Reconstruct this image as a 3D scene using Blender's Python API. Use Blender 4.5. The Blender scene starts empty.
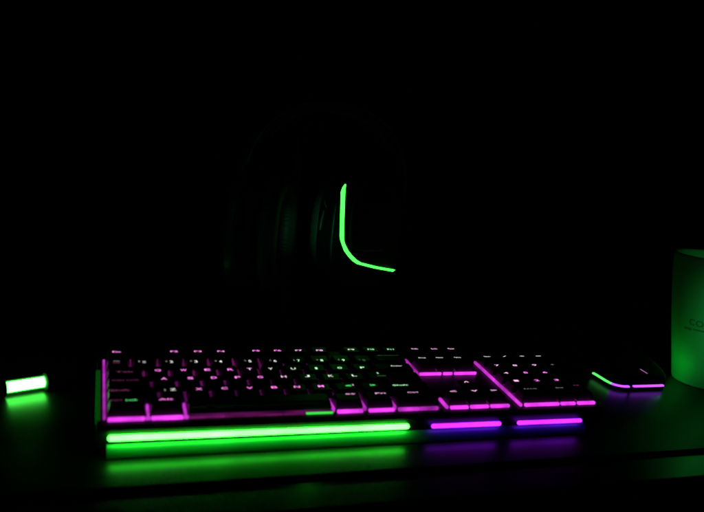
import bpy, bmesh, math, random
from mathutils import Vector, Matrix

random.seed(4)
MM = 0.001
S = bpy.context.scene
COL = S.collection
PI = math.pi

# ------------------------------------------------------------------ materials
def principled(name, base, rough=0.4, spec=0.5, metallic=0.0, noise=0.0, nscale=200.0,
               rough_var=0.0, bump=0.0, bscale=1500.0, coat=0.0, sss=0.0):
    m = bpy.data.materials.new(name)
    m.use_nodes = True
    nt = m.node_tree
    b = nt.nodes['Principled BSDF']
    b.inputs['Base Color'].default_value = (*base, 1)
    b.inputs['Roughness'].default_value = rough
    b.inputs['Specular IOR Level'].default_value = spec
    b.inputs['Metallic'].default_value = metallic
    b.inputs['Coat Weight'].default_value = coat
    tc = nt.nodes.new('ShaderNodeTexCoord')
    if noise or rough_var:
        n = nt.nodes.new('ShaderNodeTexNoise')
        n.inputs['Scale'].default_value = nscale
        n.inputs['Detail'].default_value = 5
        nt.links.new(tc.outputs['Object'], n.inputs['Vector'])
        if noise:
            mp = nt.nodes.new('ShaderNodeMapRange')
            mp.inputs['To Min'].default_value = 1 - noise
            mp.inputs['To Max'].default_value = 1 + noise
            nt.links.new(n.outputs['Fac'], mp.inputs['Value'])
            mx = nt.nodes.new('ShaderNodeVectorMath'); mx.operation = 'SCALE'
            mx.inputs[0].default_value = base
            nt.links.new(mp.outputs['Result'], mx.inputs['Scale'])
            nt.links.new(mx.outputs['Vector'], b.inputs['Base Color'])
        if rough_var:
            mp = nt.nodes.new('ShaderNodeMapRange')
            mp.inputs['From Min'].default_value = 0.3
            mp.inputs['From Max'].default_value = 0.7
            mp.inputs['To Min'].default_value = rough - rough_var
            mp.inputs['To Max'].default_value = rough + rough_var
            nt.links.new(n.outputs['Fac'], mp.inputs['Value'])
            nt.links.new(mp.outputs['Result'], b.inputs['Roughness'])
    if bump:
        n2 = nt.nodes.new('ShaderNodeTexNoise')
        n2.inputs['Scale'].default_value = bscale
        n2.inputs['Detail'].default_value = 3
        nt.links.new(tc.outputs['Object'], n2.inputs['Vector'])
        bp = nt.nodes.new('ShaderNodeBump')
        bp.inputs['Strength'].default_value = bump
        bp.inputs['Distance'].default_value = 0.0002
        nt.links.new(n2.outputs['Fac'], bp.inputs['Height'])
        nt.links.new(bp.outputs['Normal'], b.inputs['Normal'])
    return m

def emitter(name, col, strength, body=(0.02, 0.02, 0.02), vary=0.0, vscale=70.0):
    m = bpy.data.materials.new(name)
    m.use_nodes = True
    b = m.node_tree.nodes['Principled BSDF']
    b.inputs['Base Color'].default_value = (*body, 1)
    b.inputs['Roughness'].default_value = 0.5
    b.inputs['Specular IOR Level'].default_value = 0.1
    b.inputs['Emission Color'].default_value = (*col, 1)
    b.inputs['Emission Strength'].default_value = strength
    if vary:                      # uneven diffuser plastic over the separate LEDs
        nt = m.node_tree
        tc = nt.nodes.new('ShaderNodeTexCoord')
        n = nt.nodes.new('ShaderNodeTexNoise')
        n.inputs['Scale'].default_value = vscale
        n.inputs['Detail'].default_value = 2
        mp = nt.nodes.new('ShaderNodeMapRange')
        mp.inputs['From Min'].default_value = 0.3
        mp.inputs['From Max'].default_value = 0.7
        mp.inputs['To Min'].default_value = strength * (1 - vary)
        mp.inputs['To Max'].default_value = strength * (1 + vary)
        nt.links.new(tc.outputs['Object'], n.inputs['Vector'])
        nt.links.new(n.outputs['Fac'], mp.inputs['Value'])
        nt.links.new(mp.outputs['Result'], b.inputs['Emission Strength'])
    return m

def frosted_tube(name, col, strength, fac):
    m = bpy.data.materials.new(name); m.use_nodes = True
    nt = m.node_tree
    nt.nodes.remove(nt.nodes['Principled BSDF'])
    e = nt.nodes.new('ShaderNodeEmission'); t = nt.nodes.new('ShaderNodeBsdfTransparent'); x = nt.nodes.new('ShaderNodeMixShader')
    e.inputs['Color'].default_value = (*col, 1); e.inputs['Strength'].default_value = strength
    x.inputs['Fac'].default_value = fac
    nt.links.new(t.outputs[0], x.inputs[1]); nt.links.new(e.outputs[0], x.inputs[2])
    nt.links.new(x.outputs[0], nt.nodes['Material Output'].inputs['Surface'])
    return m

M = {}
M['desk'] = principled('black_lacquer', (0.006, 0.006, 0.006), 0.2, 0.7, noise=.3, nscale=60, rough_var=.01, bump=.01, bscale=300)
M['pad'] = principled('black_pad_vinyl', (0.004, 0.004, 0.004), 0.33, 0.31, noise=.3, nscale=90, rough_var=.02, bump=.03, bscale=2500)
M['pad_edge'] = principled('pad_rubber', (0.003, 0.003, 0.003), 0.9, 0.05)
M['case'] = principled('black_case_plastic', (0.006, 0.006, 0.006), 0.42, 0.3, bump=.1, rough_var=.05)
M['lip'] = principled('teal_tinted_lip_plastic', (0.05, 0.20, 0.20), 0.35, 0.5, noise=.04, nscale=60, bump=.02)
M['key'] = principled('black_keycap_plastic', (0.006, 0.006, 0.0065), 0.42, 0.36, noise=.2, nscale=400, bump=.15, bscale=2500)
M['mouse'] = principled('black_mouse_shell', (0.004, 0.004, 0.004), 0.5, 0.12, bump=.1, rough_var=.05)
M['rubber'] = principled('black_rubber', (0.006, 0.006, 0.006), 0.8, 0.15, bump=.2)
M['metal'] = principled('black_painted_metal', (0.006, 0.006, 0.006), 0.45, 0.3, rough_var=.06)
M['shell'] = principled('headset_plastic', (0.008, 0.008, 0.008), 0.42, 0.35, rough_var=.05, bump=.08)
M['leather'] = principled('black_leatherette', (0.05, 0.05, 0.05), 0.5, 0.35, bump=.5, bscale=900)
M['grille'] = principled('headset_fabric', (0.04, 0.04, 0.04), 0.8, 0.2, bump=.5, bscale=2500)
M['mug'] = principled('white_glazed_ceramic', (0.72, 0.74, 0.72), 0.38, 0.4, noise=.03, nscale=40, rough_var=.04)
M['ink'] = principled('dark_print', (0.36, 0.36, 0.36), 0.5, 0.3)

MAGC = (1.0, 0.055, 1.05)
GRNC = (0.045, 1.0, 0.055)
M['strip_hi'] = emitter('backlight_magenta_bright', MAGC, 1.0, vary=.35)
M['strip_mid'] = emitter('backlight_magenta_medium', MAGC, 0.6, vary=.4)
M['strip_side'] = emitter('backlight_magenta_side', MAGC, 0.42, vary=.45)
M['strip_low'] = emitter('backlight_magenta_low', (1.0, 0.05, 0.72), 0.15, vary=.4)
M['strip_faint'] = emitter('backlight_magenta_faint', (1.0, 0.06, 0.7), 0.085, vary=.4)
M['strip_green'] = emitter('backlight_green', (0.06, 1.0, 0.09), 0.85)
M['panel'] = emitter('backlight_diffuser', (1.0, 0.06, 0.85), 0.065, vary=.7, vscale=45)
M['bar_green'] = emitter('bar_green', (0.034, 1.0, 0.034), 18.0, vary=.25, vscale=40)
M['bar_mag'] = emitter('bar_magenta', (0.30, 0.012, 1.0), 4.2, vary=.25, vscale=40)
M['side_green'] = emitter('side_green', (0.0, 1.0, 0.02), 0.05)
M['tube'] = emitter('tube_green', (0.07, 1.0, 0.075), 25.0)
M['tube_glass'] = frosted_tube('frosted_tube', (0.06, 1.0, 0.09), 0.55, 0.42)
M['cup_led'] = emitter('earcup_green', (0.045, 1.0, 0.06), 3.2)
M['mouse_green'] = emitter('mouse_green', (0.12, 1.0, 0.18), 1.0)
M['mouse_green_side'] = emitter('mouse_green_side', (0.004, 1.0, 0.05), 11.0)
M['mouse_mag'] = emitter('mouse_magenta', (0.85, 0.12, 2.4), 1.0)
M['mouse_glint'] = emitter('mouse_glint_purple', (0.9, 0.25, 0.8), 0.45)  # emission stands in for a small purple highlight

LEG = {
    'm': emitter('legend_magenta', (1.0, 0.2, 0.82), 1.6),
    'p': emitter('legend_pink', (1.0, 0.46, 0.86), 1.4),
    'w': emitter('legend_white', (1.0, 1.0, 0.92), 1.05),
    'g': emitter('legend_mint', (0.42, 1.0, 0.52), 1.5),
    'G': emitter('legend_green', (0.1, 1.0, 0.2), 1.4),
    'd': emitter('legend_dim_pink', (1.0, 0.16, 0.62), 0.22),
    'q': emitter('legend_dim_white', (0.9, 0.9, 0.85), 0.28),
    'k': emitter('legend_dim_green', (0.3, 1.0, 0.4), 0.14),
}

# ------------------------------------------------------------------ helpers
def link(name, me, mat, parent=None, smooth=False, angle=None):
    o = bpy.data.objects.new(name, me)
    if mat is not None and not me.materials:
        me.materials.append(mat)
    COL.objects.link(o)
    if parent is not None:
        o.parent = parent
    if smooth:
        for p in me.polygons:
            p.use_smooth = True
        if angle is not None:
            me.set_sharp_from_angle(angle=math.radians(angle))
    return o

def obj(name, bm, mat, parent=None, smooth=False, angle=None, mw=None):
    bmesh.ops.recalc_face_normals(bm, faces=bm.faces)
    me = bpy.data.meshes.new(name)
    bm.to_mesh(me); bm.free()
    if mw is not None:
        me.transform(mw)
    return link(name, me, mat, parent, smooth, angle)

def mv(p):
    return Vector((p[0] * MM, p[1] * MM, p[2] * MM))

def add_box(bm, lo, hi, bev=0.0, seg=2):
    r = bmesh.ops.create_cube(bm, size=1.0)
    vs = r['verts']
    for v in vs:
        for i in range(3):
            v.co[i] = (lo[i] if v.co[i] < 0 else hi[i]) * MM
    if bev:
        es = list({e for v in vs for e in v.link_edges})
        bmesh.ops.bevel(bm, geom=es, offset=bev * MM, segments=seg, profile=0.5, affect='EDGES')

def add_loft(bm, rings, closed=True, cap=True):
    """rings: list of lists of points in mm"""
    vr = [[bm.verts.new(mv(p)) for p in ring] for ring in rings]
    n = len(rings[0])
    for a, b in zip(vr[:-1], vr[1:]):
        for i in range(n if closed else n - 1):
            j = (i + 1) % n
            bm.faces.new((a[i], a[j], b[j], b[i]))
    if cap:
        bm.faces.new(vr[0][::-1]); bm.faces.new(vr[-1])
    return vr

def add_tube(bm, pts, r, n=12, cap=True):
    pts = [Vector(p) for p in pts]
    rings = []
    up = Vector((0, 0, 1))
    for i, p in enumerate(pts):
        t = (pts[min(i + 1, len(pts) - 1)] - pts[max(i - 1, 0)]).normalized()
        u = up if abs(t.dot(up)) < .95 else Vector((1, 0, 0))
        a = t.cross(u).normalized(); b = a.cross(t).normalized()
        rr = r[i] if isinstance(r, (list, tuple)) else r
        rings.append([p + rr * (math.cos(2 * PI * k / n) * a + math.sin(2 * PI * k / n) * b) for k in range(n)])
    add_loft(bm, rings, True, cap)

def add_capsule(bm, a, b, r, n=16, m=5):
    a, b = Vector(a), Vector(b)
    d = (b - a).normalized()
    pts, rs = [], []
    for k in range(m + 1):
        th = PI / 2 * (1 - k / m)
        pts.append(a + d * (r - r * math.sin(th))); rs.append(max(r * math.cos(th), .02))
    for k in range(m + 1):
        th = PI / 2 * k / m
        pts.append(b - d * (r - r * math.sin(th))); rs.append(max(r * math.cos(th), .02))
    add_tube(bm, pts, rs, n)

def add_lathe(bm, prof, c=(0, 0), n=64, closed=False):
    rings = []
    for r, z in prof:
        rings.append([(c[0] + r * math.cos(2 * PI * k / n), c[1] + r * math.sin(2 * PI * k / n), z) for k in range(n)])
    add_loft(bm, rings, True, not closed)

def thing(name, label, cat, loc=(0, 0, 0), group=None):
    o = bpy.data.objects.new(name, None)
    o.empty_display_size = .02
    COL.objects.link(o)
    o.location = mv(loc)
    o['label'] = label; o['category'] = cat
    if group:
        o['group'] = group
    return o

def text_mesh(s, height, width=None, extrude=0.06, bold=0.0, shear=0.0):
    """flat lettering, centred on its own middle, cap height in mm"""
    cu = bpy.data.curves.new('lettering', 'FONT')
    cu.body = s; cu.size = 1.0; cu.extrude = 0.0; cu.offset = bold; cu.shear = shear
    cu.resolution_u = 3
    tmp = bpy.data.objects.new('lettering', cu)
    COL.objects.link(tmp)
    dg = bpy.context.evaluated_depsgraph_get()
    dg.update()
    me = bpy.data.meshes.new_from_object(tmp.evaluated_get(dg))
    bpy.data.objects.remove(tmp); bpy.data.curves.remove(cu)
    xs = [v.co.x for v in me.vertices]; ys = [v.co.y for v in me.vertices]
    cx, cy = (min(xs) + max(xs)) / 2, (min(ys) + max(ys)) / 2
    sy = height / max(max(ys) - min(ys), 1e-4)
    sx = sy if width is None else width / max(max(xs) - min(xs), 1e-4)
    for v in me.vertices:
        v.co = Vector(((v.co.x - cx) * sx * MM, (v.co.y - cy) * sy * MM, 0))
    me.materials.clear()
    return me

# ------------------------------------------------------------------ desk + pad (desk top surface of the pad is z = 0)
desk = thing('desk', 'black glossy desk carrying the pad, keyboard, mouse and cup', 'desk', (150, 300, -28))
bm = bmesh.new(); add_box(bm, (-1100, -392, -26), (1100, 560, 24), 3.5, 4)
obj('desk_top', bm, M['desk'], desk, True, 40)
for sx in (-1, 1):
    for sy in (-340, 510):
        bm = bmesh.new(); add_box(bm, (sx * 1030 - 30, sy - 30, -740), (sx * 1030 + 30, sy + 30, -26.5), 3)
        obj('leg', bm, M['metal'], desk)
pad = thing('desk_pad', 'thin smooth black desk pad under the keyboard and the mouse', 'desk pad', (200, 150, -4))
bm = bmesh.new(); add_box(bm, (-640, -201.5, 2.6), (640, 330, 4.0), 0.5, 2)
obj('surface', bm, M['pad'], pad, True, 40)
bm = bmesh.new(); add_box(bm, (-639.4, -200.9, 0.02), (639.4, 329.4, 2.58), 0.2, 1)
obj('rubber_base', bm, M['pad_edge'], pad)

# ------------------------------------------------------------------ keyboard
ALPHA = math.radians(7.15)
kb = thing('keyboard', 'black backlit keyboard glowing magenta with one long green front bar', 'keyboard', (0, 0, 0))
# (u across, v away, w up from the key deck) -> desk coordinates
KM = Matrix.Translation(Vector((0, 0, 24 * MM))) @ Matrix.Rotation(ALPHA, 4, 'X')

def kobj(name, bm, mat, parent=kb, smooth=False, angle=None):
    return obj(name, bm, mat, parent, smooth, angle, KM)

# case: profile in (y,z) desk space swept along u
def inv_k(y, z):
    p = KM.inverted() @ Vector((0, y * MM, z * MM)); return (p.y / MM, p.z / MM)
prof = [(-3.0, -0.8), (-5.5, -1.5), (-8.2, -4.0), (-8.6, -11.6), inv_k(-4.5, 5.2), inv_k(116, 5.2), (117.5, -6), (114.5, -0.8), (108, -0.3), (0, -0.3)]
bm = bmesh.new()
add_loft(bm, [[(u, p[0], p[1]) for p in prof] for u in (-5.5, 420.0)])
bmesh.ops.bevel(bm, geom=[e for e in bm.edges], offset=.5 * MM, segments=2, affect='EDGES', clamp_overlap=True)
case = kobj('case', bm, M['case'], kb, True, 35)
# front lip under the bars
bm = bmesh.new()
lp = [(-8.75, -13.9)] + [(-9.0 - 6.2 * math.sin(PI / 2 * i / 10), -21.6 + 7.5 * math.cos(PI / 2 * i / 10) ** 1.75) for i in range(11)] + [(-14.6, -22.2), (-8.75, -22.2)]
add_loft(bm, [[(u, p[0], p[1]) for p in lp] for u in (1.6, 402.0)])
lip = kobj('front_lip', bm, M['lip'], kb, True, 50)
# feet
for u in (12, 400):
    bm = bmesh.new(); add_box(bm, (u, -3.5, 0.02), (u + 16, 6, 5.4), 0.3)
    obj('rubber_foot', bm, M['rubber'], kb)
    bm = bmesh.new(); add_box(bm, (u, 96, 0.02), (u + 14, 106, 8.0), 0.8)
    obj('rubber_foot', bm, M['rubber'], kb)
# dim green emissive strip on the left edge
bm = bmesh.new(); add_box(bm, (-6.4, 0.5, -3.2), (-3.2, 80, -0.1), .4)
o = kobj('side_strip', bm, M['side_green'])
o['label'] = 'dim green glowing strip along the left side'
# front bars
def bar(x0, x1, z0, z1, r, mat, lab):
    bm = bmesh.new(); add_capsule(bm, (x0, -9.6, z0), (x1, -9.6, z1), r)
    o = obj('light_bar', bm, mat, kb, True)
    o['label'] = lab
bar(2.0, 230.5, 14.9, 14.0, 2.0, M['bar_green'], 'long green light bar')
bar(250.5, 315.5, 13.1, 12.75, 1.85, M['bar_mag'], 'magenta light bar in the middle')
bar(331.5, 397.5, 12.6, 12.3, 1.75, M['bar_mag'], 'magenta light bar at the right end')

# backlight light guides: (u0,u1,v0,v1,material)
def guide(u0, u1, v0, v1, mat, w0=-0.2, w1=3.2, bev=.6):
    bm = bmesh.new(); add_box(bm, (u0, v0, w0), (u1, v1, w1), bev)
    return kobj('backlight_strip', bm, M[mat], kb, True, 40)
for u0, u1, mt in ((1.6, 26.6, 'strip_hi'), (31.2, 53.4, 'strip_hi'), (57.6, 84, 'strip_low'), (84.3, 128, 'strip_faint'),
                   (128.3, 146, 'strip_faint'), (146.3, 168.0, 'strip_green'), (171.6, 193.0, 'strip_hi'), (198.0, 220.0, 'strip_hi'),
                   (223.5, 242, 'strip_mid'), (242.3, 259, 'strip_side'), (270.5, 287.2, 'strip_hi'), (289.4, 306.6, 'strip_hi'),
                   (308.6, 326.8, 'strip_hi'), (342.5, 377.5, 'strip_hi'), (379.6, 394.5, 'strip_hi'), (397.2, 415.6, 'strip_hi')):
    thin = mt in ('strip_low', 'strip_faint', 'strip_green')
    guide(u0, u1, -2.0 if thin else -2.4, 0.5, mt, -0.2, 0.9 if thin else 2.3)
guide(26.9, 30.9, -2.0, .2, 'strip_mid', -.2, 2.2); guide(53.7, 57.3, -2.0, .2, 'strip_mid', -.2, 2.2)
# along the cluster edges
guide(-1.5, 0.2, 0.7, 94, 'strip_side', -0.2, 2.6)
guide(266.8, 268.9, 60.2, 90, 'strip_side', -0.2, 2.4)
for u0, u1 in ((269.2, 291.2), (293.2, 302.6), (304.6, 327.5)):
    guide(u0, u1, 59.4, 61.2, 'strip_hi', -0.2, 2.6)
guide(266.6, 268.9, -1.0, 14.5, 'strip_mid', -0.2, 2.4)
guide(337.4, 339.6, -1.8, 20, 'strip_mid', -0.2, 2.4)
guide(337.4, 339.6, 20.3, 44, 'strip_side', -0.2, 2.4)
guide(337.4, 339.6, 44.3, 84, 'strip_mid', -0.2, 2.4)
# between the bottom row keys
for u, mt in ((29.1, 'strip_mid'), (55.5, 'strip_mid'), (169.3, 'strip_mid'), (195.5, 'strip_mid'), (221.6, 'strip_mid')):
    guide(u - .75, u + .75, 0.8, 16.5, mt, -0.2, 3.2, .3)
# thin glowing fins added to imitate backlight leaking through two back rows' slots
for u in (19.6, 40.8, 61.8, 82.2, 103.2, 125.4):
    guide(u - .45, u + .45, 71.0, 86.0, 'strip_faint', 0.4, 6.2, .2)
for u in (29.2, 49.0, 68.6, 87.6, 105.0, 121.8):
    guide(u - .4, u + .4, 53.5, 69.0, 'strip_faint', 0.4, 4.2, .15)
# diffuser film under the three key blocks, seen through the slots between keys
for u0, u1, v0, v1 in ((0.6, 262.4, 1.0, 87.0), (269.2, 327.0, 1.0, 17.0), (269.2, 327.0, 61.6, 83.0), (340, 417.4, 1.0, 86.5)):
    bm = bmesh.new(); add_box(bm, (u0, v0, -0.25), (u1, v1, 0.35))
    kobj('backlight_panel', bm, M['panel'])

# keys
KEYMESH = {}
def key_mesh(w, d, h):
    k = (round(w, 1), round(d, 1), round(h, 1))
    if k not in KEYMESH:
        bm = bmesh.new()
        z0, zs, zt = 1.4, 2.6, h
        base = [(0, 0), (w, 0), (w, d), (0, d)]
        fi, bi, si = 2.2, 1.2, 1.7
        top = [(si, fi), (w - si, fi), (w - si, d - bi), (si, d - bi)]
        rings = [[(x, y, z0) for x, y in base], [(x, y, zs) for x, y in base], [(x, y, zt - (.5 if i in (0, 1) else 0)) for i, (x, y) in enumerate(top)]]
        add_loft(bm, rings)
        bm.edges.ensure_lookup_table()
        es = [e for e in bm.edges if not (abs(e.verts[0].co.z - zs * MM) < 1e-6 and abs(e.verts[1].co.z - zs * MM) < 1e-6)]
        bmesh.ops.bevel(bm, geom=es, offset=.75 * MM, segments=3, affect='EDGES', clamp_overlap=True)
        bmesh.ops.recalc_face_normals(bm, faces=bm.faces)
        me = bpy.data.meshes.new('key'); bm.to_mesh(me); bm.free()
        for p in me.polygons:
            p.use_smooth = True
        me.set_sharp_from_angle(angle=math.radians(50))
        me.materials.append(M['key'])
        KEYMESH[k] = me
    return KEYMESH[k]

LEGMESH = {}
def key(u0, u1, v0, v1, legends=(), h=9.0, g=1.1):
    """legends: (text, u, v, colour, height, width)"""
    me = key_mesh(u1 - u0 - 2 * g, v1 - v0 - 2 * g, h)
    o = bpy.data.objects.new('key', me)
    COL.objects.link(o); o.parent = kb
    jit = Matrix.Translation(Vector((0, 0, random.uniform(-.12, .12) * MM)))
    o.matrix_local = KM @ Matrix.Translation(mv((u0 + g, v0 + g, 0))) @ jit
    for t, u, v, c, hh, ww in legends:
        kk = (t, hh, ww, c)
        if kk not in LEGMESH:
            m = text_mesh(t, hh * .78, ww * (.76 if hh > 2.6 else .94), bold=0.004)
            m.materials.append(LEG[c]); LEGMESH[kk] = m
        l = bpy.data.objects.new('legend', LEGMESH[kk])
        COL.objects.link(l); l.parent = o
        vt = v - v0 - g
        d = v1 - v0 - 2 * g
        zt = h - .5 * (1 - (vt - 2.2) / (d - 3.4)) + .1
        l.matrix_local = Matrix.Translation(mv((u - u0 - g, vt, zt))) @ Matrix.Rotation(.5 / (d - 3.4), 4, 'X')
    return o

FH, LH = 3.3, 4.0
# function row
F0, F1 = 89.0, 105.5
key(0.6, 19.4, F0, F1, [('Esc', 9.0, 95.2, 'm', FH, 8.6)])
key(25.6, 45.2, F0, F1)
for n, (u, c) in zip((2, 3, 4), ((55.1, 'm'), (74.9, 'm'), (94.6, 'm'))):
    key(u - 9.7, u + 9.8, F0, F1, [('F%d' % n, u, 95.2, c, FH, 8.2)])
for n, (u, c) in zip((5, 6, 7, 8), ((125.4, 'm'), (144.7, 'm'), (164.1, 'p'), (183.7, 'p'))):
    key(u - 9.7, u + 9.6, F0, F1, [('F%d' % n, u, 95.8, c, FH, 8.2)])
for n, (u, c) in zip((9, 10, 11), ((214.8, 'w'), (234.3, 'w'), (254.2, 'w'))):
    key(u - 9.7, u + 9.6, F0, F1, [('F%d' % n, u, 97.4, 'g' if n > 9 else 'w', FH, 8.4)])
for t, u in (('PrtSc', 279.6), ('ScrLk', 300.2), ('Pause', 318.5)):
    key(u - 9.5, u + 9.2, F0, F1, [(t, u, 98.3, 'p', 3.0, 8.6)])
# number row
N0, N1 = 70.0, 86.6
ub = [0, 19.6, 40.8, 61.8, 82.2, 103.2, 125.4, 146.6, 167.8, 188.8, 209.0, 229.4, 262.6]
nl = [('~', '`', 8.5, 'q'), ('!', '1', 28.8, 'q'), ('@', '2', 50.2, 'w'), ('#', '3', 69.9, 'w'), ('$', '4', 90.2, 'w'), ('%', '5', 115.0, 'w'),
      ('^', '6', 136.7, 'w'), ('&', '7', 157.7, 'g'), ('*', '8', 178.7, 'g'), ('(', '9', 198.8, 'g'), (')', '0', 218.3, 'k')]
for i, (a, b, u, c) in enumerate(nl):
    if i == 0:
        lg = [('~', u, 76.6, 'q', 1.4, 5.0), ('-', u, 73.8, 'd', .8, 5.5)]
    else:
        lg = [(b, u + .9, 74.6, c, 4.6, 3.3), (a, u - 3.0, 75.6, 'q' if c in 'wg' else c, 3.2, 2.0)]
    key(ub[i], ub[i + 1], N0, N1, lg, 9.3)
key(ub[11], ub[12], N0, N1, [('Backspace', 246, 83.0, 'k', 1.3, 22)], 9.3)
# first letter row
Q0, Q1 = 52.6, 69.4
key(0, 29.2, Q0, Q1, [('Tab', 14, 58.2, 'd', 2.2, 13.5)])
qu = [39.4, 59.2, 78.2, 96.9, 112.8, 130.5, 150.1, 170.4, 191.6, 212.6]
qb = [29.2, 49.0, 68.6, 87.6, 105.0, 121.8, 140.4, 160.4, 181.0, 202.2, 222.4]
for i, ch in enumerate('QWERTYUIOP'):
    c = 'mmmmpwwggg'[i]
    key(qb[i], qb[i + 1], Q0, Q1, [(ch, qu[i], 59.8, c, 3.9, 2.4 if ch == 'I' else 6.2 if i < 4 else 5.4)])
key(222.4, 262.6, Q0, Q1, [('Enter', 246.0, 62.0, 'w', 2.0, 11.5)])
# second letter row
A0, A1 = 35.2, 52.0
key(0, 34.0, A0, A1, [('Caps Lock', 14.5, 43.6, 'd', 1.9, 21)])
au = [42.9, 63.1, 81.4, 100.3, 118.7, 138.4, 158.3, 179.0, 200.1]
ab = [34.0, 53.2, 72.4, 91.0, 109.6, 128.6, 148.4, 168.8, 189.6, 210.6]
for i, ch in enumerate('ASDFGHJKL'):
    c = 'mmmmmpwww'[i]
    key(ab[i], ab[i + 1], A0, A1, [(ch, au[i], 45.2, c, 3.9, 5.8)])
key(210.6, 232.0, A0, A1, [(';', 222.6, 48.2, 'g', 3.0, 2.6), ('_', 224.4, 43.4, 'k', .7, 9)])
key(232.0, 262.6, A0, A1, [])
# third letter row
Z0, Z1 = 17.8, 34.6
key(0, 38.4, Z0, Z1, [('Shift', 10.2, 27.6, 'd', 2.4, 14.5)])
zu = [48.2, 67.5, 87.0, 106.7, 126.4, 145.0, 165.1, 188.6, 210.2]
zb = [38.4, 57.8, 77.2, 96.8, 116.4, 135.8, 155.2, 175.4, 198.0, 219.6]
for i, ch in enumerate('ZXCVBNM<>'):
    c = 'wmmmmmmGG'[i]
    lg = [(ch, zu[i], 27.0, c, 3.6 if i < 7 else 3.0, 6.4 if i else 5.4)]
    if i == 0:
        lg.append(("'", 42.2, 26.4, 'q', 3.2, 1.4))
    if i == 7:
        lg.append((',', 193.0, 27.8, 'p', 2.8, 1.6))
    key(zb[i], zb[i + 1], Z0, Z1, lg)
key(219.6, 262.6, Z0, Z1, [('Shift', 234.8, 25.7, 'g', 2.2, 15)])
# bottom row
B0, B1 = 0.6, 17.2
key(0.0, 28.8, B0, B1, [('Ctrl', 6.6, 12.6, 'd', 1.9, 9), ('Lock', 17.8, 12.4, 'G', 2.4, 8.4)])
key(29.2, 55.2, B0, B1, [('Alt', 41.8, 12.0, 'm', 2.6, 11.0)])
key(55.8, 168.9, B0, B1)
key(169.7, 195.0, B0, B1, [('Alt Gr', 185.6, 12.8, 'p', 2.4, 8.8)])
key(196.0, 221.2, B0, B1, [('Fn', 211.6, 12.6, 'p', 2.2, 9.4)])
key(222.0, 262.6, B0, B1, [('Ctrl', 240.5, 12.6, 'p', 2.0, 10.0)])
# arrows
key(288.4, 307.8, 17.8, 34.6, [('^', 299.0, 28.8, 'p', 2.8, 6.5)])
for t, u, a, b in (('<', 277.9, 269.4, 288.0), ('v', 298.6, 288.4, 307.4), ('>', 317.4, 307.8, 326.6)):
    key(a, b, B0, B1, [(t, u, 12.3, 'p', 2.6, 6.4)])
# navigation keys
for t, u, a, b in (('Ins', 278.2, 269.6, 288.0), ('Home', 296.0, 288.4, 307.0), ('PgUp', 315.2, 307.4, 326.8)):
    key(a, b, 61.8, 83.0, [(t, u, 77.6, 'w', 2.3, 7.6)], 9.3)
# number pad
pb = [340.2, 358.8, 378.6, 398.2, 417.4]
for (t, u, c, w), i in zip((('Num', 347.8, 'w', 7.0), ('/', 367.4, 'w', 5.0), ('*', 387.1, 'w', 5.4), ('-', 406.0, 'w', 6.0)), range(4)):
    key(pb[i], pb[i + 1], 70.0, 86.6, [(t, u, 79.2, c, 1.0 if t == '-' else 2.4, w)], 9.3)
for row, v0, v1, v, cs in (('789', 52.6, 69.4, 60.4, 'ppp'), ('456', 35.2, 52.0, 44.5, 'pmm'), ('123', 17.8, 34.6, 28.7, 'pmm')):
    for i, ch in enumerate(row):
        uu = {'7': 348.3, '8': 367.8, '9': 389.5, '4': 348.6, '5': 369.7, '6': 390.9, '1': 350.0, '2': 371.9, '3': 393.0}[ch]
        key(pb[i], pb[i + 1], v0, v1, [(ch, uu, v, cs[i], 3.5, 6.2)])
key(398.2, 417.4, 35.2, 69.4, [('+', 409.8, 60.4, 'q', 2.6, 4.0)])
key(398.2, 417.4, 0.6, 34.6, [('Enter', 407.5, 18.0, 'd', 2.0, 6.5)])
key(340.2, 378.4, 0.6, 17.2, [('Ins', 355.2, 13.2, 'q', 1.5, 14.0)])
key(378.8, 397.6, 0.6, 17.2, [('Del', 386.0, 13.8, 'q', 2.0, 8.0)])

# ------------------------------------------------------------------ light tube at the left
tube = thing('light_tube', 'short fat light tube glowing green at the left end of the desk', 'light tube', (-60, 122, 0))
ax = Vector((32.0, 14.0, 0)).normalized()
c = Vector((-1, -2, 7.9))
bm = bmesh.new()
add_tube(bm, [c - ax * 16.0, c + ax * 16.0], 5.4, 40)
tb = obj('diffuser', bm, M['tube_glass'], tube, True, 40)
bm = bmesh.new(); add_tube(bm, [c - ax * 15.2, c + ax * 15.2], 4.3, 32)
obj('lamp_core', bm, M['tube'], tb, True, 40)
for sg in (-1, 1):
    bm = bmesh.new()
    add_tube(bm, [c + ax * sg * 16.1, c + ax * sg * 16.5, c + ax * sg * 19.5, c + ax * sg * 20.3], [7.4, 7.7, 7.7, 6.9], 40)
    obj('end_cap', bm, M['rubber'], tube, True, 40)

# ------------------------------------------------------------------ mouse
mouse = thing('mouse', 'black gaming mouse with green and magenta light strips along its base', 'mouse', (553, 146, 0))
HW, Y0, Y1 = 36.0, -60.0, 62.0
def half_w(y):
    t = (y - Y0) / (Y1 - Y0)
    w = HW * (1 - .10 * math.sin(PI * min(max((t - .15) / .7, 0), 1)))
    rc = 13.0
    if y < Y0 + rc:
        k = (Y0 + rc - y) / rc; w -= rc * (1 - math.sqrt(max(1 - k * k, 0)))
    rf = 26.0
    if y > Y1 - rf:
        k = (y - Y1 + rf) / rf; w -= rf * (1 - math.sqrt(max(1 - k * k, 0))) * .8
    return w
def height(y):
    t = (y - Y0) / (Y1 - Y0)
    return 9 + 30 * max(0, math.sin(PI * (t * .86 + .06))) ** .75
ys = [Y0 + (Y1 - Y0) * (0.5 - 0.5 * math.cos(PI * i / 40)) for i in range(41)]
rings = []
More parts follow.
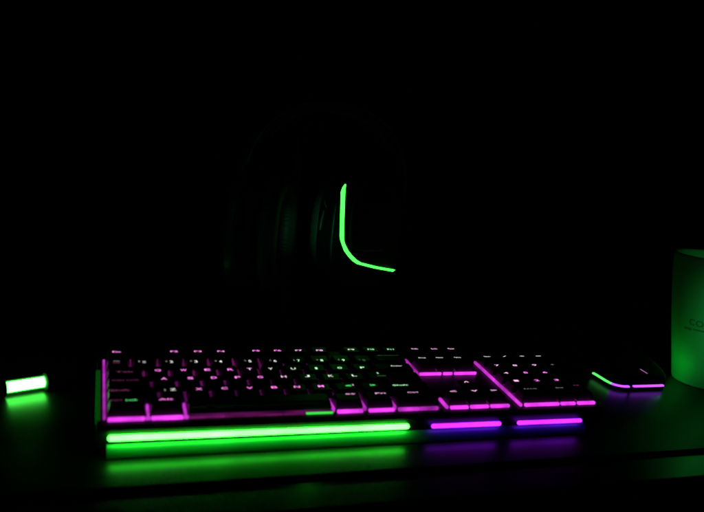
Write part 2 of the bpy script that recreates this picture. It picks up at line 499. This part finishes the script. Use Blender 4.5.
for y in ys:
    w, h = half_w(y), height(y)
    ring = []
    for k in range(25):
        th = PI * k / 24
        cx, sz = math.cos(th), math.sin(th)
        ring.append((w * math.copysign(abs(cx) ** .55, cx), y, 8.2 + (h - 8.2) * sz ** .75))
    ring += [(-w, y, 7.0), (w, y, 7.0)]
    rings.append(ring)
bm = bmesh.new(); add_loft(bm, rings)
obj('shell', bm, M['mouse'], mouse, True, 50)
def outline(off, n=60):
    a = [(half_w(y) + off, y) for y in ys]; b = [(-half_w(y) - off, y) for y in ys]
    return a + b[::-1]
bm = bmesh.new()
ol = outline(-1.5)
add_loft(bm, [[(x, y, .05) for x, y in ol], [(x, y, 3.4) for x, y in ol]])
bs = obj('base_plate', bm, M['rubber'], mouse)
def foot(pts, z0, z1, mat, name='light_strip', out=1.2, back=-1.6):
    """strip with thickness following the base outline; pts = outline points"""
    bm = bmesh.new()
    P = [Vector((p[0], p[1], 0)) for p in pts]
    rr = []
    for i, p in enumerate(P):
        t = (P[min(i + 1, len(P) - 1)] - P[max(i - 1, 0)]).normalized()
        nn = Vector((t.y, -t.x, 0))
        rr.append([p + nn * out + Vector((0, 0, z0)), p + nn * out + Vector((0, 0, z1)), p + nn * back + Vector((0, 0, z1)), p + nn * back + Vector((0, 0, z0))])
    add_loft(bm, rr)
    return obj(name, bm, mat, mouse, True, 40)
zl, zh = 4.5, 6.1
left = [(-half_w(y), y) for y in (-16, -24, -32, -40, -46, -50)]
o = foot(left, zl, zh, M['mouse_green']); o['label'] = 'green light strip along the left flank'
corner = [(-half_w(y), y) for y in (-50.3, -53.5, -56.5, -58.6, -59.6)] + [(-20.5, Y0)]
o = foot(corner, zl, zh, M['mouse_mag']); o['label'] = 'pink light strip round the rear corner'
o = foot([(-14.5, Y0), (0, Y0), (15, Y0), (half_w(-59.6), -59.6)], zl, zh, M['mouse_mag']); o['label'] = 'magenta light strip across the rear'
right = [(half_w(y), y) for y in (-50, -44, -36, -26, -16, -5, 8)]
o = foot(right, zl, zh, M['mouse_green_side']); o['label'] = 'green light strip facing the cup'
# scroll wheel, buttons seam, glowing sliver that imitates a glint on the back
bm = bmesh.new(); add_tube(bm, [(-3.5, 34, 31), (3.5, 34, 31)], 9, 28)
obj('scroll_wheel', bm, M['rubber'], mouse, True, 40)
bm = bmesh.new(); add_capsule(bm, (-4.5, -54.4, 22.8), (1.8, -59.6, 19.2), .4, 10, 3)
lg = obj('glint_line', bm, M['mouse_glint'], mouse, True)

# ------------------------------------------------------------------ cup
MC = (662, 108)
mug = thing('cup', 'tall pale cup with dark lettering, lit green, beside the mouse', 'cup', (MC[0], MC[1], 0))
zs = [0, 9, 24, 44, 64, 84, 104, 124, 134, 144, 147]
rs = [36.5, 37.8, 40.0, 43.2, 46.4, 49.3, 52.0, 54.4, 55.3, 56.0, 56.2]
def mr(z):
    for (a, ra), (b, rb) in zip(zip(zs, rs), zip(zs[1:], rs[1:])):
        if a <= z <= b:
            return ra + (rb - ra) * (z - a) / (b - a)
    return rs[-1]
pr = [(.05, .6), (31, .6), (32, .05), (34.6, .05), (35.9, .6), (36.6, 2.0)] + [(mr(z), z) for z in (5, 9, 24, 44, 64, 84, 104, 124, 134, 144)]
pr += [(56.2, 146.4), (55.6, 147.2), (54.6, 147.3), (53.8, 146.4)] + [(mr(z) - 2.6, z) for z in (143, 134, 124, 104, 84, 64, 44, 24, 9)] + [(33, 4.2), (.05, 3.8)]
bm = bmesh.new(); add_lathe(bm, pr, (0, 0), 128, closed=True)
body = obj('body', bm, M['mug'], mug, True, 60)
def wrap(s, height, width, az, z, name):
    """lettering bent round the cup; az = direction of its left edge"""
    me = text_mesh(s, height, width, bold=.01)
    bm = bmesh.new(); bm.from_mesh(me); bpy.data.meshes.remove(me)
    bmesh.ops.subdivide_edges(bm, edges=[e for e in bm.edges if e.calc_length() > 1.5 * MM], cuts=2)
    for v in bm.verts:
        zz = z + v.co.y / MM
        R = mr(zz) + .12
        a = az + (v.co.x / MM + width / 2) / R
        v.co = mv((R * math.cos(a), R * math.sin(a), zz))
    return obj(name, bm, M['ink'], mug)
AZ = math.radians(238)
AZ = math.radians(188.5)
wrap('coffee', 11.0, 43, AZ, 76.0, 'lettering')
bm = bmesh.new()
for a0, a1, z0, z1 in ((181.5, 193.0, 64.4, 67.0), (195.0, 240.0, 65.6, 67.4)):
    k = 16
    rings = []
    for i in range(k + 1):
        a = math.radians(a0 + (a1 - a0) * i / k)
        q = []
        for z, off in ((z0, .06), (z1, .06), (z1, .16), (z0, .16)):
            R = mr(z) + off
            q.append((R * math.cos(a), R * math.sin(a), z))
        rings.append(q)
    add_loft(bm, rings)
obj('printed_line', bm, M['ink'], mug)

# ------------------------------------------------------------------ headset on its stand
stand = thing('headphone_stand', 'black headphone stand with a slim post behind the keyboard', 'headphone stand', (182, 216, 0))
bm = bmesh.new(); add_lathe(bm, [(.05, .05), (44, .05), (46, 1.0), (46, 5.5), (44.5, 7.0), (8, 8.5), (.05, 8.6)], (0, 0), 64)
obj('base', bm, M['metal'], stand, True, 40)
bm = bmesh.new(); add_tube(bm, [(0, 0, 7.5), (0, 0, 120), (0, 0, 246)], 5.0, 20)
obj('post', bm, M['metal'], stand, True, 40)
bm = bmesh.new()
rings = []
for i in range(13):
    x = -18 + 3 * i
    zt = 249.4 - x * x / 170
    rings.append([(x, -36, zt - 5), (x, -36, zt), (x, 10, zt), (x, 10, zt - 5)])
add_loft(bm, rings)
obj('cradle', bm, M['rubber'], stand, True, 40)

hs = thing('headset', 'black over-ear headset with a green light line on one ear cup', 'headset', (205, 196, 0))
HB = Vector((205, 196, 0))
def frame(c, n):
    n = Vector(n).normalized(); h = Vector((-n.y, n.x, 0))
    if h.x < 0: h = -h
    return Vector(c) - HB, n, h
def pt(fr, a, z, s):
    c, n, h = fr
    return c + h * a + n * s + Vector((0, 0, z))
def sup(a, b, k, n=48):
    out = []
    for i in range(n):
        t = 2 * PI * i / n
        ct, st = math.cos(t), math.sin(t)
        out.append((a * math.copysign(abs(ct) ** (2 / k), ct), b * math.copysign(abs(st) ** (2 / k), st)))
    return out
def slab(bm, fr, secs, k=3.2):
    """secs: (half width, half height, offset along the normal)"""
    add_loft(bm, [[pt(fr, x, z, s) for x, z in sup(a, b, k)] for a, b, s in secs])
def cushion(bm, fr, a, b, s0, thick, r):
    """a padded ring"""
    rings = []
    N = 168
    for i in range(N):
        t = 2 * PI * i / N
        ct, st = math.cos(t), math.sin(t)
        ring = []
        rib = 1.0 + .07 * math.cos(56 * t)
        for j in range(12):
            q = 2 * PI * j / 12
            rr = math.cos(q) * r
            x = (a + rr * rib) * math.copysign(abs(ct) ** .75, ct)
            z = (b + rr * rib) * math.copysign(abs(st) ** .75, st)
            ring.append(pt(fr, x, z, s0 + thick / 2 * math.sin(q)))
        rings.append(ring)
    rings.append(rings[0])
    add_loft(bm, rings, True, False)
    bmesh.ops.remove_doubles(bm, verts=bm.verts, dist=1e-6)
P0 = Vector((224, 180, 0))
nR = Vector((.31, -.95, 0)).normalized(); hR = Vector((.95, .31, 0)).normalized()
cR = P0 + hR * 35 + Vector((0, 0, 142))
fR = frame(cR, nR)
def ear_cup(fr, lab):
    bm = bmesh.new()
    slab(bm, fr, [(38, 50, -31), (46, 57, -28), (48, 59, -16), (47.8, 58.7, -4), (46.6, 57.6, -1.4), (45.0, 56.0, -0.4), (20, 30, .1), (2, 3, .2)])
    o = obj('ear_cup', bm, M['shell'], hs, True, 40)
    o['label'] = lab
    bm = bmesh.new(); cushion(bm, fr, 33.5, 45, -40, 20, 11)
    c = obj('cushion', bm, M['leather'], o, True)
    bm = bmesh.new(); slab(bm, fr, [(27, 40, -31.4), (26, 39, -33.0), (24, 37, -33.6)], 2.6)
    obj('speaker_cover', bm, M['grille'], o, True, 40)
    return o
rc = ear_cup(fR, 'ear cup with the green light line')
# light line let into the face of the cup: outline in the plane of the face (across, height)
L = [(-1.4, 190.7), (-4.2, 187.0), (-5.8, 181.5), (-4.2, 160.0), (-2.1, 137.8), (-0.8, 133.4), (1.2, 129.6), (5.2, 122.6), (11.0, 116.8), (17.2, 111.8),
     (23.8, 108.4), (46.7, 103.3), (74.0, 98.7), (77.0, 100.8), (52.0, 104.9), (28.6, 109.9), (21.8, 113.2), (16.1, 117.4), (10.8, 122.2),
     (6.5, 127.6), (4.2, 131.2), (2.7, 135.4), (1.2, 150.0), (-0.4, 170.0), (-1.4, 182.0)]
bm = bmesh.new()
org = P0 - HB
add_loft(bm, [[org + hR * a + Vector((0, 0, z)) + nR * s for a, z in L] for s in (-1.2, .9)])
obj('light_line', bm, M['cup_led'], rc)
# raised plate inside the line
bm = bmesh.new()
slab(bm, (cR - HB + hR * 5 + Vector((0, 0, 10)), nR, hR), [(31, 30, -1.5), (31, 30, 1.6), (29.5, 28.5, 2.6), (12, 15, 2.8)], 3.6)
obj('face_plate', bm, M['metal'], rc, True, 35)
nL = Vector((-.86, .5, 0)).normalized()
cL = Vector((124, 206, 137))
fL = frame(cL, nL)
lc = ear_cup(fL, 'ear cup turned to show its cushion')
# headband
def arch(t, dr=0.0):
    a = PI * (1 - t)
    return Vector((2 + (86 + dr) * math.copysign(abs(math.cos(a)) ** .9, math.cos(a)), -2 + 6 * t, 176 + (92 + dr) * max(math.sin(a), 0) ** .85))
def band(bm, d0, d1, hw0, hw1, t0, t1, n=48):
    rings = []
    for i in range(n + 1):
        t = t0 + (t1 - t0) * i / n
        hw = hw0 + (hw1 - hw0) * math.sin(PI * t)
        p, q = arch(t, d0), arch(t, d1)
        m = (p + q) / 2
        Y = Vector((0, 1, 0))
        rings.append([p - Y * (hw - 2), m - Y * hw, q - Y * (hw - 2), q + Y * (hw - 2), m + Y * hw, p + Y * (hw - 2)])
    add_loft(bm, rings)
bm = bmesh.new(); band(bm, -1.0, 4.0, 10, 17, 0.0, 1.0)
obj('headband', bm, M['shell'], hs, True, 40)
bm = bmesh.new(); band(bm, -9.5, -1.2, 10, 16, 0.2, 0.8)
obj('headband_pad', bm, M['leather'], hs, True, 60)
def yoke(fr, top):
    bm = bmesh.new()
    c = pt(fr, 0, 0, -15)
    up = pt(fr, 0, 60.0, -16)
    add_tube(bm, [top + Vector((0, 0, 3)), top * .5 + (up + Vector((0, 0, 16))) * .5, up], [6, 5.5, 5], 14)
    for s in (-1, 1):
        pts = []
        for i in range(11):
            a = PI / 2 * i / 10
            pts.append(pt(fr, s * 51.5 * math.sin(a), 62.5 * math.cos(a) if i < 10 else 0, -15))
        add_tube(bm, pts, [4.2] * 8 + [3.8, 3.6, 3.2], 10)
    return obj('yoke', bm, M['metal'], hs, True, 50)
yoke(fR, arch(1.0)); yoke(fL, arch(0.0))

# ------------------------------------------------------------------ added fill spots without a visible source; first one greens the cup
la = bpy.data.lights.new('cup_fill_spot', 'SPOT')
la.color = (0.03, 1.0, 0.13); la.energy = 1.5
la.spot_size = math.radians(25); la.spot_blend = .8; la.shadow_soft_size = .035
lo = bpy.data.objects.new('cup_fill_spot', la); COL.objects.link(lo)
lo.location = mv((570, -240, 160))
lo.rotation_euler = (Vector(mv((676, 104, 72))) - lo.location).to_track_quat('-Z', 'Y').to_euler()

lb = bpy.data.lights.new('headset_fill_spot', 'SPOT')  # added weak fill from the left so the headset shows
lb.color = (0.05, 1.0, 0.35); lb.energy = 0.025
lb.spot_size = math.radians(40); lb.spot_blend = .6; lb.shadow_soft_size = .03
lo = bpy.data.objects.new('headset_fill_spot', lb); COL.objects.link(lo)
lo.location = mv((-130, 0, 190))
lo.rotation_euler = (Vector(mv((200, 190, 150))) - lo.location).to_track_quat('-Z', 'Y').to_euler()

lc_ = bpy.data.lights.new('cushion_fill_spot', 'SPOT')  # added narrow fill that brightens the ear cushion
lc_.color = (0.08, 1.0, 0.38); lc_.energy = 0.8
lc_.spot_size = math.radians(13); lc_.spot_blend = .8; lc_.shadow_soft_size = .02
lo = bpy.data.objects.new('cushion_fill_spot', lc_); COL.objects.link(lo)
lo.location = mv((100, -80, 130))
lo.rotation_euler = (Vector(mv((207, 218, 142))) - lo.location).to_track_quat('-Z', 'Y').to_euler()

# ------------------------------------------------------------------ camera, world
cam = bpy.data.cameras.new('camera')
co = bpy.data.objects.new('camera', cam); COL.objects.link(co)
fwd = Vector((0.34286964, 0.92612386, -0.15727364)).normalized()
up = Vector((-0.04088245, 0.1819749, 0.98245293))
rt = fwd.cross(up).normalized(); up = rt.cross(fwd).normalized()
R = Matrix((rt, up, -fwd)).transposed().to_4x4()
co.matrix_world = Matrix.Translation(mv((-14.298, -500.066, 233.359))) @ R
cam.sensor_width = 36.0; cam.lens = 36.0 * 715.588 / 704.0
cam.clip_start = .01; cam.clip_end = 50
cam.dof.use_dof = True
cam.dof.focus_distance = 0.73
cam.dof.aperture_fstop = 5.6
S.camera = co

w = bpy.data.worlds.new('World'); S.world = w
w.use_nodes = True
w.node_tree.nodes['Background'].inputs['Color'].default_value = (0, 0, 0, 1)
w.node_tree.nodes['Background'].inputs['Strength'].default_value = 0.0

S.render.engine = 'CYCLES'
S.view_settings.view_transform = 'Standard'
S.view_settings.look = 'None'
S.view_settings.exposure = 0.0
S.view_settings.gamma = 1.0
S.cycles.use_denoising = True
S.cycles.max_bounces = 8
S.cycles.sample_clamp_indirect = 4.0
